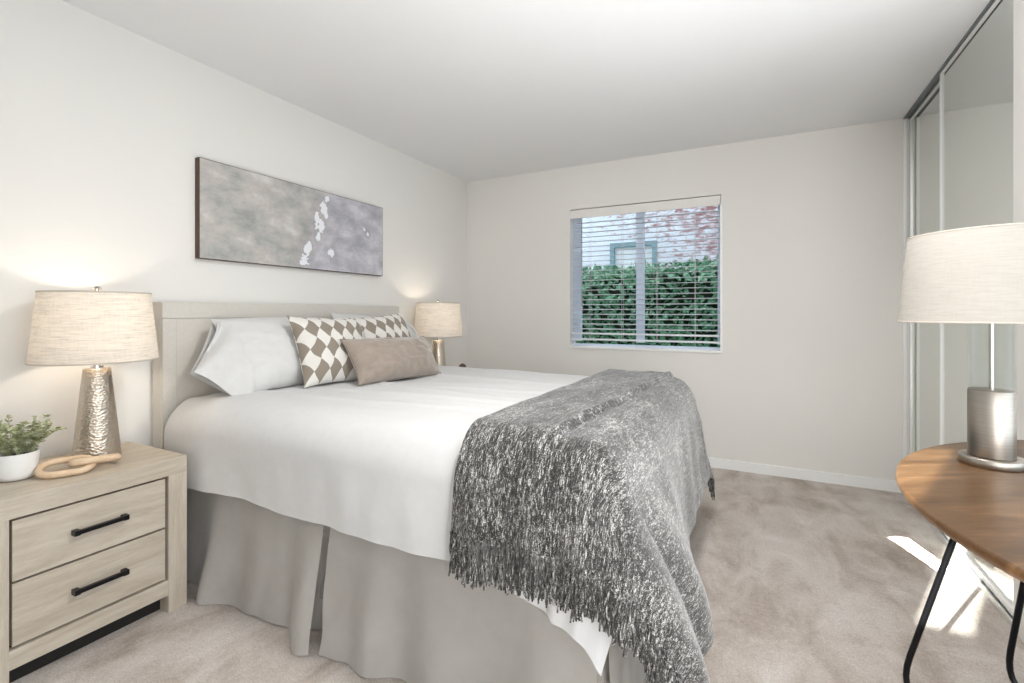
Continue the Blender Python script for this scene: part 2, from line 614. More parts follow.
def tube(bm, pts, r, seg=8, closed=False, cap=True, uv=None):
    pts = [Vector(p) for p in pts]
    n = len(pts)
    tang = []
    for i in range(n):
        if closed:
            t = pts[(i + 1) % n] - pts[i - 1]
        else:
            t = pts[min(i + 1, n - 1)] - pts[max(i - 1, 0)]
        tang.append(t.normalized())
    ref = Vector((0, 0, 1)) if abs(tang[0].z) < 0.9 else Vector((1, 0, 0))
    nv = (ref - tang[0] * ref.dot(tang[0])).normalized()
    rows = []
    for i in range(n):
        nv = (nv - tang[i] * nv.dot(tang[i])).normalized()
        bv = tang[i].cross(nv)
        rr = r[i] if isinstance(r, (list, tuple)) else r
        rows.append([bm.verts.new(pts[i] + (nv * math.cos(2 * PI * k / seg) + bv * math.sin(2 * PI * k / seg)) * rr)
                     for k in range(seg)])
    uvl = bm.loops.layers.uv.verify() if uv is not None else None
    m = n if closed else n - 1
    for i in range(m):
        a, b_ = rows[i], rows[(i + 1) % n]
        for k in range(seg):
            k2 = (k + 1) % seg
            f = bm.faces.new((a[k], a[k2], b_[k2], b_[k]))
            if uvl:
                for lp, (kk, ii) in zip(f.loops, ((k, i), (k + 1, i), (k + 1, i + 1), (k, i + 1))):
                    lp[uvl].uv = (uv[0] + kk * 0.002, uv[1] + ii * 0.012)
    if cap and not closed:
        bm.faces.new(list(reversed(rows[0])))
        bm.faces.new(rows[-1])
    return bm


def smoothstep(a, b, x):
    t = max(0.0, min(1.0, (x - a) / (b - a)))
    return t * t * (3 - 2 * t)


def nz(x, y, z=0.0):
    return noise.noise(Vector((x, y, z)))


# ------------------------------------------------------------------ room shell
XL, YB, H, YR = -2.52, 3.95, 2.44, -0.9      # left wall, back wall, ceiling, rear wall
XC, YC, XR = 0.845, 2.42, 2.3                # closet front plane, closet's near end, right wall
T = 0.14
WX0, WX1, WZ0, WZ1 = -1.463, -0.256, 0.880, 2.066

bm = bmesh.new()
grid(bm, 60, 60, lambda u, v: (XL - T + u * (XR - XL + 2 * T), YR - T + v * (YB - YR + 2 * T), 0))
struct('floor', bm, 'carpet')
struct('ceiling', bx(XL - T, XR + T, YR - T, YB + T, H, H + 0.12), 'ceiling_paint')
struct('wall_left', bx(XL - T, XL, YR, YB, 0, H), 'wall_paint')
bm = bmesh.new()
box(bm, XL - T, WX0, YB, YB + T, 0, H)
box(bm, WX1, XR, YB, YB + T, 0, H)
box(bm, WX0, WX1, YB, YB + T, 0, WZ0)
box(bm, WX0, WX1, YB, YB + T, WZ1, H)
struct('wall_back', bm, 'wall_paint')
# rear wall, with the narrow window the sun comes through
SX0, SX1, SZ0, SZ1 = -0.765, -0.555, 1.61, 2.22
bm = bmesh.new()
box(bm, XL - T, SX0, YR - T, YR, 0, H)
box(bm, SX1, XR + T, YR - T, YR, 0, H)
box(bm, SX0, SX1, YR - T, YR, 0, SZ0)
box(bm, SX0, SX1, YR - T, YR, SZ1, H)
struct('wall_rear', bm, 'wall_paint')
# right wall with a wide unseen window added for daylight, and the short wall that closes off the closet
RY0, RY1, RZ0, RZ1 = -0.5, 1.9, 0.3, 2.2
bm = bmesh.new()
box(bm, XR, XR + T, YR, RY0, 0, H)
box(bm, XR, XR + T, RY1, YB + T, 0, H)
box(bm, XR, XR + T, RY0, RY1, 0, RZ0)
box(bm, XR, XR + T, RY0, RY1, RZ1, H)
struct('wall_right', bm, 'wall_paint')
struct('wall_closet', bx(XC - 0.012, XR, YC - 0.10, YC, 0, H), 'wall_paint')
struct('baseboard_back', bx(XL, XC - 0.02, YB - 0.014, YB, 0, 0.07), 'white_trim', bevel=0.005)
struct('baseboard_left', bx(XL, XL + 0.014, YR, YB - 0.014, 0, 0.07), 'white_trim', bevel=0.005)
struct('baseboard_closet', bx(XC - 0.012, XR, YC - 0.112, YC - 0.10, 0, 0.07), 'white_trim', bevel=0.004)


def window(name, bars, pane_box, mat='vinyl_frame'):
    e = bpy.data.objects.new(name, None)
    COL.objects.link(e)
    e['kind'] = 'structure'
    e.location = bars[0][0], bars[0][2], bars[0][4]
    bm = bmesh.new()
    for b_ in bars:
        box(bm, *b_)
    obj('window_frame', bm, mat, e)
    obj('window_pane', bx(*pane_box), 'window_glass', e)
    return e


fy0, fy1 = YB + 0.085, YB + 0.125
xm = (WX0 + WX1) / 2
window('window_1', [(WX0, WX1, fy0, fy1, WZ0, WZ0 + 0.022), (WX0, WX1, fy0, fy1, WZ1 - 0.045, WZ1),
                    (WX0, WX0 + 0.07, fy0, fy1, WZ0 + 0.045, WZ1 - 0.045),
                    (WX1 - 0.03, WX1, fy0, fy1, WZ0 + 0.045, WZ1 - 0.045),
                    (xm - 0.05, xm + 0.012, fy0 - 0.012, fy1, WZ0 + 0.045, WZ1 - 0.045)],
       (WX0 + 0.05, WX1 - 0.02, YB + 0.104, YB + 0.108, WZ0 + 0.03, WZ1 - 0.03))
window('window_2', [(SX0, SX1, YR - 0.10, YR - 0.06, SZ0, SZ0 + 0.02), (SX0, SX1, YR - 0.10, YR - 0.06, SZ1 - 0.02, SZ1)],
       (SX0, SX1, YR - 0.082, YR - 0.078, SZ0 + 0.02, SZ1 - 0.02))
ym = (RY0 + RY1) / 2
window('window_3', [(XR + 0.06, XR + 0.1, RY0, RY1, RZ0, RZ0 + 0.05), (XR + 0.06, XR + 0.1, RY0, RY1, RZ1 - 0.05, RZ1),
                    (XR + 0.06, XR + 0.1, RY0, RY0 + 0.05, RZ0 + 0.05, RZ1 - 0.05),
                    (XR + 0.06, XR + 0.1, RY1 - 0.05, RY1, RZ0 + 0.05, RZ1 - 0.05),
                    (XR + 0.06, XR + 0.1, ym - 0.03, ym + 0.03, RZ0 + 0.05, RZ1 - 0.05)],
       (XR + 0.078, XR + 0.082, RY0 + 0.04, RY1 - 0.04, RZ0 + 0.04, RZ1 - 0.04))
e = bpy.data.objects.new('stand_in_window', None)  # frame and opaque panel on the solid wall, added to back the rear fill
COL.objects.link(e)
e['kind'] = 'structure'
e.location = (0.9, YR, 0.25)
bm = bmesh.new()
for b_ in [(-0.25, 2.05, YR + 0.001, YR + 0.03, 0.25, 0.30), (-0.25, 2.05, YR + 0.001, YR + 0.03, 2.0, 2.05),
           (-0.25, -0.20, YR + 0.001, YR + 0.03, 0.30, 2.0), (2.0, 2.05, YR + 0.001, YR + 0.03, 0.30, 2.0)]:
    box(bm, *b_)
obj('window_frame', bm, 'white_trim', e)
obj('fill_backing', bx(-0.20, 2.0, YR + 0.001, YR + 0.008, 0.30, 2.0), 'white_trim', e)
# white sill and jamb lining of the back window
bm = bmesh.new()
box(bm, WX0, WX1 - 0.006, YB - 0.012, fy0, WZ0 - 0.012, WZ0 + 0.006)
box(bm, WX1 - 0.006, WX1 + 0.010, YB - 0.010, YB, WZ0 - 0.012, WZ1 - 0.08)
struct('trim_1', bm, 'white_trim')

# mirrored sliding closet doors in their tracks
bm = bmesh.new()
box(bm, XC - 0.010, XC + 0.10, YC, YB, H - 0.005, H)
box(bm, XC - 0.010, XC - 0.007, YC, YB, H - 0.009, H - 0.005)
box(bm, XC + 0.0185, XC + 0.0205, YC, YB, H - 0.016, H - 0.005)
box(bm, XC + 0.060, XC + 0.063, YC, YB, H - 0.016, H - 0.005)
struct('trim_2', bm, 'dark_track')
bm = bmesh.new()
box(bm, XC - 0.012, XC + 0.10, YC, YB, 0, 0.010)
box(bm, XC - 0.012, XC - 0.006, YC, YB, 0.010, 0.028)
box(bm, XC + 0.034, XC + 0.038, YC, YB, 0.010, 0.022)
struct('trim_3', bm, 'aluminium')


def mirror_door(name, x, y0, y1, z0, z1, w=0.012, mat='white_trim'):
    e = bpy.data.objects.new(name, None)
    COL.objects.link(e)
    e['kind'] = 'structure'
    e.location = (x, (y0 + y1) / 2, z0)
    bm = bmesh.new()
    box(bm, x, x + 0.016, y0, y0 + w, z0, z1)
    box(bm, x, x + 0.016, y1 - w, y1, z0, z1)
    box(bm, x, x + 0.016, y0 + w, y1 - w, z0, z0 + 0.03)
    box(bm, x, x + 0.016, y0 + w, y1 - w, z1 - 0.006, z1)
    obj('door_frame', bm, mat, e)
    obj('mirror_panel', bx(x + 0.008, x + 0.013, y0 + w, y1 - w, z0 + 0.03, z1 - 0.006), 'mirror', e)


mirror_door('door_1', XC + 0.002, YC + 0.005, 3.29, 0.03, H - 0.007)
mirror_door('door_2', XC + 0.021, 3.10, YB - 0.003, 0.03, H - 0.018, 0.010, 'aluminium')
struct('trim_4', bx(XC - 0.012, XC + 0.004, YB - 0.012, YB, 0, H - 0.012), 'white_trim')
# the dark inside of the closet behind the doors
struct('wall_closet_inside', bx(XC + 0.55, XC + 0.6, YC, YB, 0, H), 'wall_paint')

# added narrow lamp standing in for sunlight mirrored by the closet door
lamp('mirror_sunbeam', 'AREA', Vector((XC - 0.015, 2.70, 0.15)), 1.7, (1.0, 0.95, 0.88), REF,
     shape='RECTANGLE', size=0.12, size_y=0.14, spread=math.radians(1.5))

cl = thing('fill_fixture', 'round white flush ceiling fixture out of view, added for fill light', 'lamp', (-0.25, 1.35, H))  # unseen fixture added to carry the overhead fill
bm = bmesh.new()
lathe(bm, [(0.10, -0.030), (0.17, -0.028), (0.18, -0.020), (0.18, 0.0)], -0.25, 1.35, H, 40)
obj('canopy', bm, 'white_trim', cl)
bm = bmesh.new()
lathe(bm, [(0.02, -0.058), (0.11, -0.054), (0.155, -0.042), (0.165, -0.031)], -0.25, 1.35, H, 40)
obj('diffuser', bm, 'white_ceramic', cl, True)

# ------------------------------------------------------------------ window blind
wb = thing('window_blind', 'white open horizontal slat blind hanging in the back window', 'blind', (xm, YB + 0.03, WZ0))
obj('valance', bx(WX0 + 0.004, WX1 - 0.004, YB - 0.004, YB + 0.008, WZ1 - 0.080, WZ1 - 0.008), 'wall_paint', wb, bevel=0.002)
obj('headrail', bx(WX0 + 0.012, WX1 - 0.012, YB + 0.010, YB + 0.060, WZ1 - 0.06, WZ1 - 0.012), 'blind_slat', wb)
bm = bmesh.new()
z = WZ0 + 0.155
while z < WZ1 - 0.10:
    def sl(u, v, z=z):
        a = -1 + 2 * v
        return (WX0 + 0.010 + u * (WX1 - WX0 - 0.020), YB + 0.035 + 0.024 * a, z + 0.0025 * (1 - a * a) + 0.002 * a)
    grid(bm, 4, 4, sl)
    grid(bm, 4, 4, lambda u, v: Vector(sl(u, 1 - v)) - Vector((0, 0, 0.0026)))
    z += 0.0415
obj('slat_panel', bm, 'blind_slat', wb)
for zr in (WZ0 + 0.058, WZ0 + 0.108):
    obj('bottom_rail', bx(WX0 + 0.010, WX1 - 0.010, YB + 0.011, YB + 0.059, zr, zr + 0.013), 'blind_slat', wb, bevel=0.004)
for xc in (WX0 + 0.17, WX0 + 0.45, WX0 + 0.73, WX0 + 1.02):
    bm = bmesh.new()
    tube(bm, [(xc, YB + 0.0085, WZ0 + 0.05), (xc, YB + 0.0085, WZ1 - 0.06)], 0.0016, 6)
    tube(bm, [(xc, YB + 0.0615, WZ0 + 0.05), (xc, YB + 0.0615, WZ1 - 0.06)], 0.0016, 6)
    obj('ladder_cord', bm, 'blind_cord', wb)
bm = bmesh.new()
tube(bm, [(WX0 + 0.105, YB + 0.001, WZ1 - 0.09), (WX0 + 0.108, YB + 0.001, WZ0 + 0.35)], 0.004, 8)
obj('tilt_wand', bm, 'wand_plastic', wb, True)

# ------------------------------------------------------------------ outdoors beyond the window
struct('sun_blocker', bx(-7, XR + T, YR - T, YB + T, H + 0.12, 5.6), 'wall_paint')  # unseen block added above the room to keep sun off the house
struct('ground', bx(-9, 7, YB + T, 12, -0.35, -0.25), 'paving')
hs = thing('house', 'neighbouring house with whitewashed chipped brick wall behind the hedge', 'house', (-1, 7.6, -0.25))
hw = (-2.10, -1.38, 1.0, 2.27)
bm = bmesh.new()
box(bm, -7, hw[0], 7.5, 7.8, -0.25, 6)
box(bm, hw[1], 6, 7.5, 7.8, -0.25, 6)
box(bm, hw[0], hw[1], 7.5, 7.8, -0.25, hw[2])
box(bm, hw[0], hw[1], 7.5, 7.8, hw[3], 6)
obj('wall', bm, 'whitewashed_brick', hs)
bm = bmesh.new()
for b_ in [(hw[0], hw[1], 7.47, 7.6, hw[3] - 0.07, hw[3]), (hw[0], hw[1], 7.47, 7.6, hw[2], hw[2] + 0.06),
           (hw[0], hw[0] + 0.07, 7.47, 7.6, hw[2] + .06, hw[3] - .07), (hw[1] - 0.07, hw[1], 7.47, 7.6, hw[2] + .06, hw[3] - .07)]:
    box(bm, *b_)
wf = obj('window', bm, 'house_window_frame', hs)
obj('pane', bx(hw[0] + .06, hw[1] - .06, 7.53, 7.55, hw[2] + .05, hw[3] - .06), 'house_window_pane', wf)

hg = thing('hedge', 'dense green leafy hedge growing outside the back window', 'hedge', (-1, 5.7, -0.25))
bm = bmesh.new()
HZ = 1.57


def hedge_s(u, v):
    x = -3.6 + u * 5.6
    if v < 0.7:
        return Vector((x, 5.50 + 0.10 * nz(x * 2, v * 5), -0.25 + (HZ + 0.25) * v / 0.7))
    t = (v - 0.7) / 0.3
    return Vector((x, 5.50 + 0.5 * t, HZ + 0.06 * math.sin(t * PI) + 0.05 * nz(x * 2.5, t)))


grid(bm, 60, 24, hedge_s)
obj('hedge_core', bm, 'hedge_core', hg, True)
bm = bmesh.new()
for k in range(5200):
    u, v = random.random(), random.uniform(0.30, 0.9)
    p = hedge_s(u, v) + Vector((0, -random.uniform(0, 0.16) if v < 0.7 else 0, random.uniform(-0.02, 0.10)))
    s = random.uniform(0.035, 0.075)
    d = Vector((random.uniform(-1, 1), random.uniform(-1.0, 0.1), random.uniform(-0.9, 0.7))).normalized()
    sd = d.cross(Vector((random.uniform(-.4, .4), random.uniform(-1, -.2), random.uniform(0, 1)))).normalized()
    up = d.cross(sd)
    a = bm.verts.new(p)
    b1 = bm.verts.new(p + d * s * 0.8 + sd * s * 0.5 + up * s * 0.12)
    b2 = bm.verts.new(p + d * s * 0.8 - sd * s * 0.5 + up * s * 0.12)
    c_ = bm.verts.new(p + d * s * 1.8)
    bm.faces.new((a, b1, c_))
    bm.faces.new((a, c_, b2))
obj('hedge_foliage', bm, 'hedge_leaf', hg)

# ------------------------------------------------------------------ painting
PY0, PY1, PZ0, PZ1 = 1.42, 2.735, 1.444, 1.949
pt = thing('painting', 'long grey and lavender abstract canvas hanging above the headboard', 'painting', (XL, (PY0 + PY1) / 2, PZ0))
bm = bx(XL + 0.001, XL + 0.036, PY0, PY1, PZ0, PZ1)
obj('canvas_frame', bm, 'canvas_edge', pt, bevel=0.002)
bm = bmesh.new()
grid(bm, 8, 4, lambda u, v: (XL + 0.0368, PY0 + 0.003 + u * (PY1 - PY0 - 0.006), PZ0 + 0.003 + v * (PZ1 - PZ0 - 0.006)), lambda u, v: (u, v))
for f in bm.faces:
    if f.normal.x < 0:
        f.normal_flip()
obj('painted_canvas', bm, 'abstract_paint', pt)

# ------------------------------------------------------------------ nightstand
NX0, NX1, NY0, NY1, NZ = -2.50, -2.046, 0.54, 1.122, 0.60


def make_nightstand():
    ns = thing('nightstand', 'pale oak two-drawer nightstand with the potted plant on it', 'nightstand',
               ((NX0 + NX1) / 2, (NY0 + NY1) / 2, 0), 'oak nightstands beside the bed')
    obj('top', bx(NX0, NX1, NY0, NY1, 0.535, NZ), 'oak_washed', ns, bevel=0.002)
    for y0, y1 in ((NY0, NY0 + 0.067), (NY1 - 0.067, NY1)):
        obj('side_panel', bx(NX0, NX1, y0, y1, 0.0, 0.535), 'oak_upright', ns, bevel=0.002)
    iy0, iy1 = NY0 + 0.067, NY1 - 0.067
    obj('carcass', bx(NX0 + 0.01, NX1 - 0.030, iy0, iy1, 0.075, 0.535), 'black_gap', ns)
    obj('bottom_rail', bx(NX1 - 0.030, NX1 - 0.002, iy0, iy1, 0.070, 0.128), 'oak_washed', ns, bevel=0.0015)
    obj('plinth', bx(NX0 + 0.03, NX1 - 0.06, iy0, iy1, 0.0, 0.072), 'black_gap', ns)
    for z0, z1 in ((0.3385, 0.526), (0.137, 0.3305)):
        dr = obj('drawer', bx(NX1 - 0.028, NX1 - 0.006, iy0 + 0.009, iy1 - 0.009, z0, z1), 'oak_washed', ns, bevel=0.0015)
        zc, yc = (z0 + z1) / 2, (iy0 + iy1) / 2
        bm = bmesh.new()
        yc += 0.006
        box(bm, NX1 + 0.008, NX1 + 0.020, yc - 0.072, yc + 0.072, zc - 0.006, zc + 0.007)
        for s in (-1, 1):
            box(bm, NX1 - 0.006, NX1 + 0.021, yc + s * 0.070 - 0.008, yc + s * 0.070 + 0.008, zc - 0.008, zc + 0.009)
        obj('handle', bm, 'black_metal', dr, bevel=0.0015)
    return ns


ns = make_nightstand()
ns2 = copy_tree(ns)
ns2.location.y += 2.43
ns2['label'] = 'pale oak two-drawer nightstand hidden behind the far side of the bed'

# ------------------------------------------------------------------ hammered table lamps
LX, LY, LZ = -2.315, 0.936, NZ + 0.001


def make_lamp():
    t = thing('table_lamp', 'hammered silver table lamp with linen shade on the near nightstand', 'lamp', (LX, LY, LZ), 'lit table lamps beside the bed')
    bm = bmesh.new()
    prof = [(0.072, 0.0), (0.076, 0.004)]
    for k in range(1, 13):
        f = k / 12
        prof.append((0.076 - 0.033 * f, 0.004 + 0.346 * f))
    prof += [(0.039, 0.353), (0.0, 0.354)]
    prof = prof[:-1]
    lathe(bm, prof, LX, LY, LZ, 48)
    obj('lamp_base', bm, 'hammered_silver', t, True)
    bm = bmesh.new()
    lathe(bm, [(0.020, 0.353), (0.020, 0.362), (0.011, 0.364), (0.011, 0.42), (0.006, 0.425), (0.006, 0.655), (0.004, 0.656)], LX, LY, LZ, 20)
    obj('lamp_stem', bm, 'polished_steel', t, True)
    bm = bmesh.new()
    z0, z1, r0, r1, th = 0.384, 0.648, 0.197, 0.171, 0.0022
    rows = grid(bm, 64, 6, lambda u, v: (LX + (r0 + (r1 - r0) * v) * math.cos(2 * PI * u), LY + (r0 + (r1 - r0) * v) * math.sin(2 * PI * u), LZ + z0 + (z1 - z0) * v), close_u=True)
    sh = obj('lamp_shade', bm, 'linen_shade', t, True)
    for r, zz in ((r0, z0), (r1, z1)):
        bm = bmesh.new()
        tube(bm, [(LX + r * math.cos(2 * PI * k / 64), LY + r * math.sin(2 * PI * k / 64), LZ + zz) for k in range(64)], 0.0028, 6, True)
        obj('shade_trim', bm, 'shade_trim', sh, True)
    bm = bmesh.new()
    for k in range(3):
        a = 2 * PI * k / 3 + 0.4
        tube(bm, [(LX, LY, LZ + 0.640), (LX + (r1 - 0.002) * math.cos(a), LY + (r1 - 0.002) * math.sin(a), LZ + 0.646)], 0.0018, 6)
    obj('shade_spider', bm, 'polished_steel', sh, True)
    bm = bmesh.new()
    lathe(bm, [(0.004, 0.656), (0.012, 0.660), (0.014, 0.666), (0.010, 0.672), (0.004, 0.675)], LX, LY, LZ, 16)
    obj('finial', bm, 'polished_steel', t, True)
    return t


tl = make_lamp()
tl2 = copy_tree(tl)
FLX, FLY = -2.29, 3.16
tl2.location = (FLX, FLY, LZ)
tl2['label'] = 'silver table lamp with pale shade on the far side of the bed'
WARM = (1.0, 0.87, 0.72)
lamp('bulb_near', 'POINT', (LX, LY, LZ + 0.53), 1.55, WARM, shadow_soft_size=0.03)
lamp('bulb_far', 'POINT', (FLX, FLY, LZ + 0.53), 1.55, WARM, shadow_soft_size=0.03)

# small dark thing on the far nightstand
bm = bmesh.new()
lathe(bm, [(0.02, 0.0), (0.034, 0.010), (0.040, 0.045), (0.038, 0.108), (0.026, 0.138), (0.008, 0.150)], -2.19, 3.36, NZ + 0.001, 24)
tag(obj('wooden_ornament', bm, 'dark_wood_ball', None, True, origin=(-2.19, 3.36, NZ)), 'small dark brown rounded ornament by the far lamp, peeking over the bed', 'ornament')

# ------------------------------------------------------------------ potted plant and wooden chain
PX, PY = -2.268, 0.692
pp = thing('potted_plant', 'small leafy green plant in a white pot on the near nightstand', 'plant', (PX, PY, NZ + 0.001))
bm = bmesh.new()
lathe(bm, [(0.030, 0), (0.042, 0.004), (0.049, 0.018), (0.055, 0.05), (0.057, 0.092), (0.053, 0.092), (0.051, 0.075)], PX, PY, NZ + 0.001, 40, True)
obj('pot', bm, 'white_ceramic', pp, True)
bm = bmesh.new()
lathe(bm, [(0.0505, 0.074), (0.0505, 0.078), (0.02, 0.084)], PX, PY, NZ + 0.001, 24)
obj('soil', bm, 'soil', pp)
bm = bmesh.new()
rnd = random.Random(3)
for k in range(40):
    a = rnd.uniform(0, 2 * PI)
    sp = rnd.uniform(0.01, 0.12)
    hh = rnd.uniform(0.07, 0.125) - 0.30 * max(0, sp - 0.06)
    p0 = Vector((PX + 0.03 * math.cos(a), PY + 0.03 * math.sin(a), NZ + 0.082))
    p2 = Vector((PX + (0.02 + sp) * math.cos(a), PY + (0.02 + sp) * math.sin(a), NZ + 0.085 + hh))
    if p2.x < XL + 0.02:
        continue
    p1 = (p0 + p2) / 2 + Vector((0, 0, 0.02))
    pts = [p0 * (1 - t) ** 2 + p1 * 2 * t * (1 - t) + p2 * t * t for t in [i / 6 for i in range(7)]]
    tube(bm, pts, 0.0011, 5)
    for i in range(1, 7):
        for s in (-1, 1):
            for _ in range(2):
                d = Vector((rnd.uniform(-1, 1), rnd.uniform(-1, 1), rnd.uniform(-.2, .8))).normalized()
                ln, wdt = rnd.uniform(0.011, 0.018), rnd.uniform(0.005, 0.008)
                sd = d.cross(Vector((rnd.uniform(-.3, .3), rnd.uniform(-.3, .3), 1))).normalized() * wdt
                q = pts[i] + d * 0.003
                up = sd.cross(d).normalized() * 0.003
                v0 = bm.verts.new(q)
                v1 = bm.verts.new(q + d * ln * .35 + sd + up)
                v2 = bm.verts.new(q + d * ln * .75 + sd * .8 + up)
                v3 = bm.verts.new(q + d * ln)
                v4 = bm.verts.new(q + d * ln * .75 - sd * .8 + up)
                v5 = bm.verts.new(q + d * ln * .35 - sd + up)
                bm.faces.new((v0, v1, v2, v3))
                bm.faces.new((v0, v3, v4, v5))
obj('foliage', bm, 'sage_leaf', pp)


def link_bm(c, ln, wd, r, M):
    bm = bmesh.new()
    pts = []
    rr = wd / 2
    half = ln / 2 - rr
    for k in range(13):
        a = -PI / 2 + PI * k / 12
        pts.append(Vector((rr * math.cos(a) * 0.9 + half, rr * math.sin(a), 0)))
    for k in range(13):
        a = PI / 2 + PI * k / 12
        pts.append(Vector((rr * math.cos(a) * 0.9 - half, rr * math.sin(a), 0)))
    tube(bm, [M @ p + Vector(c) for p in pts], r, 12, True)
    return bm


wc = thing('wooden_chain', 'two interlocked pale wooden chain links on the near nightstand', 'ornament', (-2.20, 0.84, NZ + 0.001))
obj('link', link_bm((-2.185, 0.795, NZ + 0.026), 0.150, 0.094, 0.0118, Matrix.Rotation(math.radians(63), 3, 'Z') @ Matrix.Rotation(math.radians(16), 3, 'X')), 'beech', wc, True)
MB_ = Matrix.Rotation(math.radians(100), 3, 'Z') @ Matrix.Rotation(math.radians(8), 3, 'Y') @ Matrix.Rotation(math.radians(-13), 3, 'X')
obj('link', link_bm((-2.168, 0.872, NZ + 0.030), 0.145, 0.066, 0.0122, MB_), 'beech', wc, True)

# ------------------------------------------------------------------ bed
BY0, BY1 = 1.215, 2.855
bed = thing('bed', 'queen bed with linen headboard and grey skirt against the left wall', 'bed', (-1.4, 2.03, 0))
HBX0, HBX1, HBZ = XL + 0.016, -2.425, 1.222
hb = obj('headboard', bx(HBX0, HBX1 - 0.012, BY0 + 0.008, BY1, 0.0, HBZ), 'headboard_linen', bed, True, 0.022, 4)
bm = bmesh.new()   # padded border and inner field, as raised pads
w = 0.07
for (y0, y1, z0, z1) in ((BY0 + 0.010, BY0 + w, 0.25, HBZ - 0.008 - w), (BY1 - w - 0.005, BY1 - 0.005, 0.25, HBZ - 0.008 - w), (BY0 + 0.010, BY1 - 0.005, HBZ - 0.006 - w, HBZ - 0.006)):
    box(bm, HBX1 - 0.03, HBX1, y0, y1, z0, z1)
obj('headboard_border', bm, 'headboard_linen', hb, True, 0.006, 3)
obj('headboard_panel', bx(HBX1 - 0.03, HBX1 - 0.0005, BY0 + w + 0.001, BY1 - w - 0.006, 0.25, HBZ - 0.008 - w), 'headboard_linen', hb, True, 0.006, 3)
MX0, MX1 = -2.42, -0.37
obj('box_spring', bx(MX0, MX1, BY0 + 0.035, BY1 - 0.035, 0.12, 0.45), 'box_spring_fabric', bed, True, 0.03, 3)
obj('mattress', bx(MX0, MX1 - 0.03, BY0 + 0.09, BY1 - 0.09, 0.45, 0.70), 'duvet_cotton', bed, True, 0.05, 4)
for x in (MX0 + 0.12, MX1 - 0.12):
    for y in (BY0 + 0.12, BY1 - 0.12):
        bm = bmesh.new()
        lathe(bm, [(0.024, 0), (0.03, 0.12)], x, y, 0.002, 16)
        obj('leg', bm, 'black_metal', bed, True)


def skirt(p0, p1, outn, folds, ztop=0.47, seed=0.0, flare0=0.0, flare1=0.0, belly=0.03, lift=0.006, tuck0=0.0, tuck1=0.0):
    """one hanging panel between floor points p0 and p1; outn points out of the bed"""
    p0, p1, outn = Vector(p0), Vector(p1), Vector(outn)
    ln = (p1 - p0).length
    along = (p1 - p0) / ln

    def fn(u, v):
        d = 1 - v                 # 0 at top, 1 at hem
        s = u * ln
        w_ = 0.0
        for (c, wd, amp) in folds:
            w_ += 1.7 * amp * math.exp(-((s - c) / wd) ** 2)
        w_ += 0.012 * math.sin(s * 17 + seed) * (0.4 + d) + 0.020 * nz(s * 6 + d * 1.5, d * 1.4, seed) + 0.008 * nz(s * 15 + d * 3, d * 2.5, seed)
        o = d * (belly + w_ + flare0 * math.exp(-(s / 0.16) ** 2) + flare1 * math.exp(-((ln - s) / 0.16) ** 2))
        o -= 0.004
        sh = d * (tuck0 * math.exp(-(s / 0.2) ** 2) + tuck1 * math.exp(-((ln - s) / 0.2) ** 2))
        z = lift + (ztop - lift) * v + 0.010 * d * nz(s * 4, seed)
        return p0 + along * (s + sh) + outn * o + Vector((0, 0, max(z, 0.004)))
    bm = bmesh.new()
    grid(bm, int(ln / 0.012), 30, fn)
    bmesh.ops.solidify(bm, geom=bm.faces[:], thickness=0.002)
    bmesh.ops.recalc_face_normals(bm, faces=bm.faces[:])
    return bm


SY = BY0 + 0.015
FX = -0.355
obj('skirt_panel', skirt((-2.36, SY, 0), (-1.385, SY, 0), (0, -1, 0), [(0.36, 0.07, 0.03), (0.62, 0.09, 0.02), (0.80, 0.05, -0.02), (0.93, 0.06, 0.03)], seed=1.0, flare1=0.055, tuck1=0.022), 'skirt_sateen', bed, True)
obj('skirt_panel', skirt((-1.355, SY, 0), (-0.375, SY, 0), (0, -1, 0), [(0.22, 0.06, 0.02), (0.45, 0.08, 0.03), (0.62, 0.07, -0.01), (0.82, 0.08, 0.03)], seed=4.0, flare0=0.062, tuck0=0.022), 'skirt_sateen', bed, True)
obj('skirt_panel', skirt((-1.50, SY + 0.018, 0), (-1.23, SY + 0.018, 0), (0, -1, 0), [], seed=2.0, belly=0.0), 'skirt_sateen', bed, True)
obj('skirt_panel', skirt((FX, BY0 + 0.04, 0), (FX, BY1 - 0.04, 0), (1, 0, 0), [(0.3, 0.08, 0.02), (0.8, 0.1, 0.02), (1.3, 0.1, 0.02)], seed=6.0, belly=0.02), 'skirt_sateen', bed, True)
obj('skirt_panel', skirt((-2.36, BY1 - 0.015, 0), (-0.375, BY1 - 0.015, 0), (0, 1, 0), [(0.5, 0.1, 0.02), (1.4, 0.1, 0.02)], seed=8.0), 'skirt_sateen', bed, True)

# ------------------------------------------------------------------ duvet and throw: one drape law
TOP = 0.80


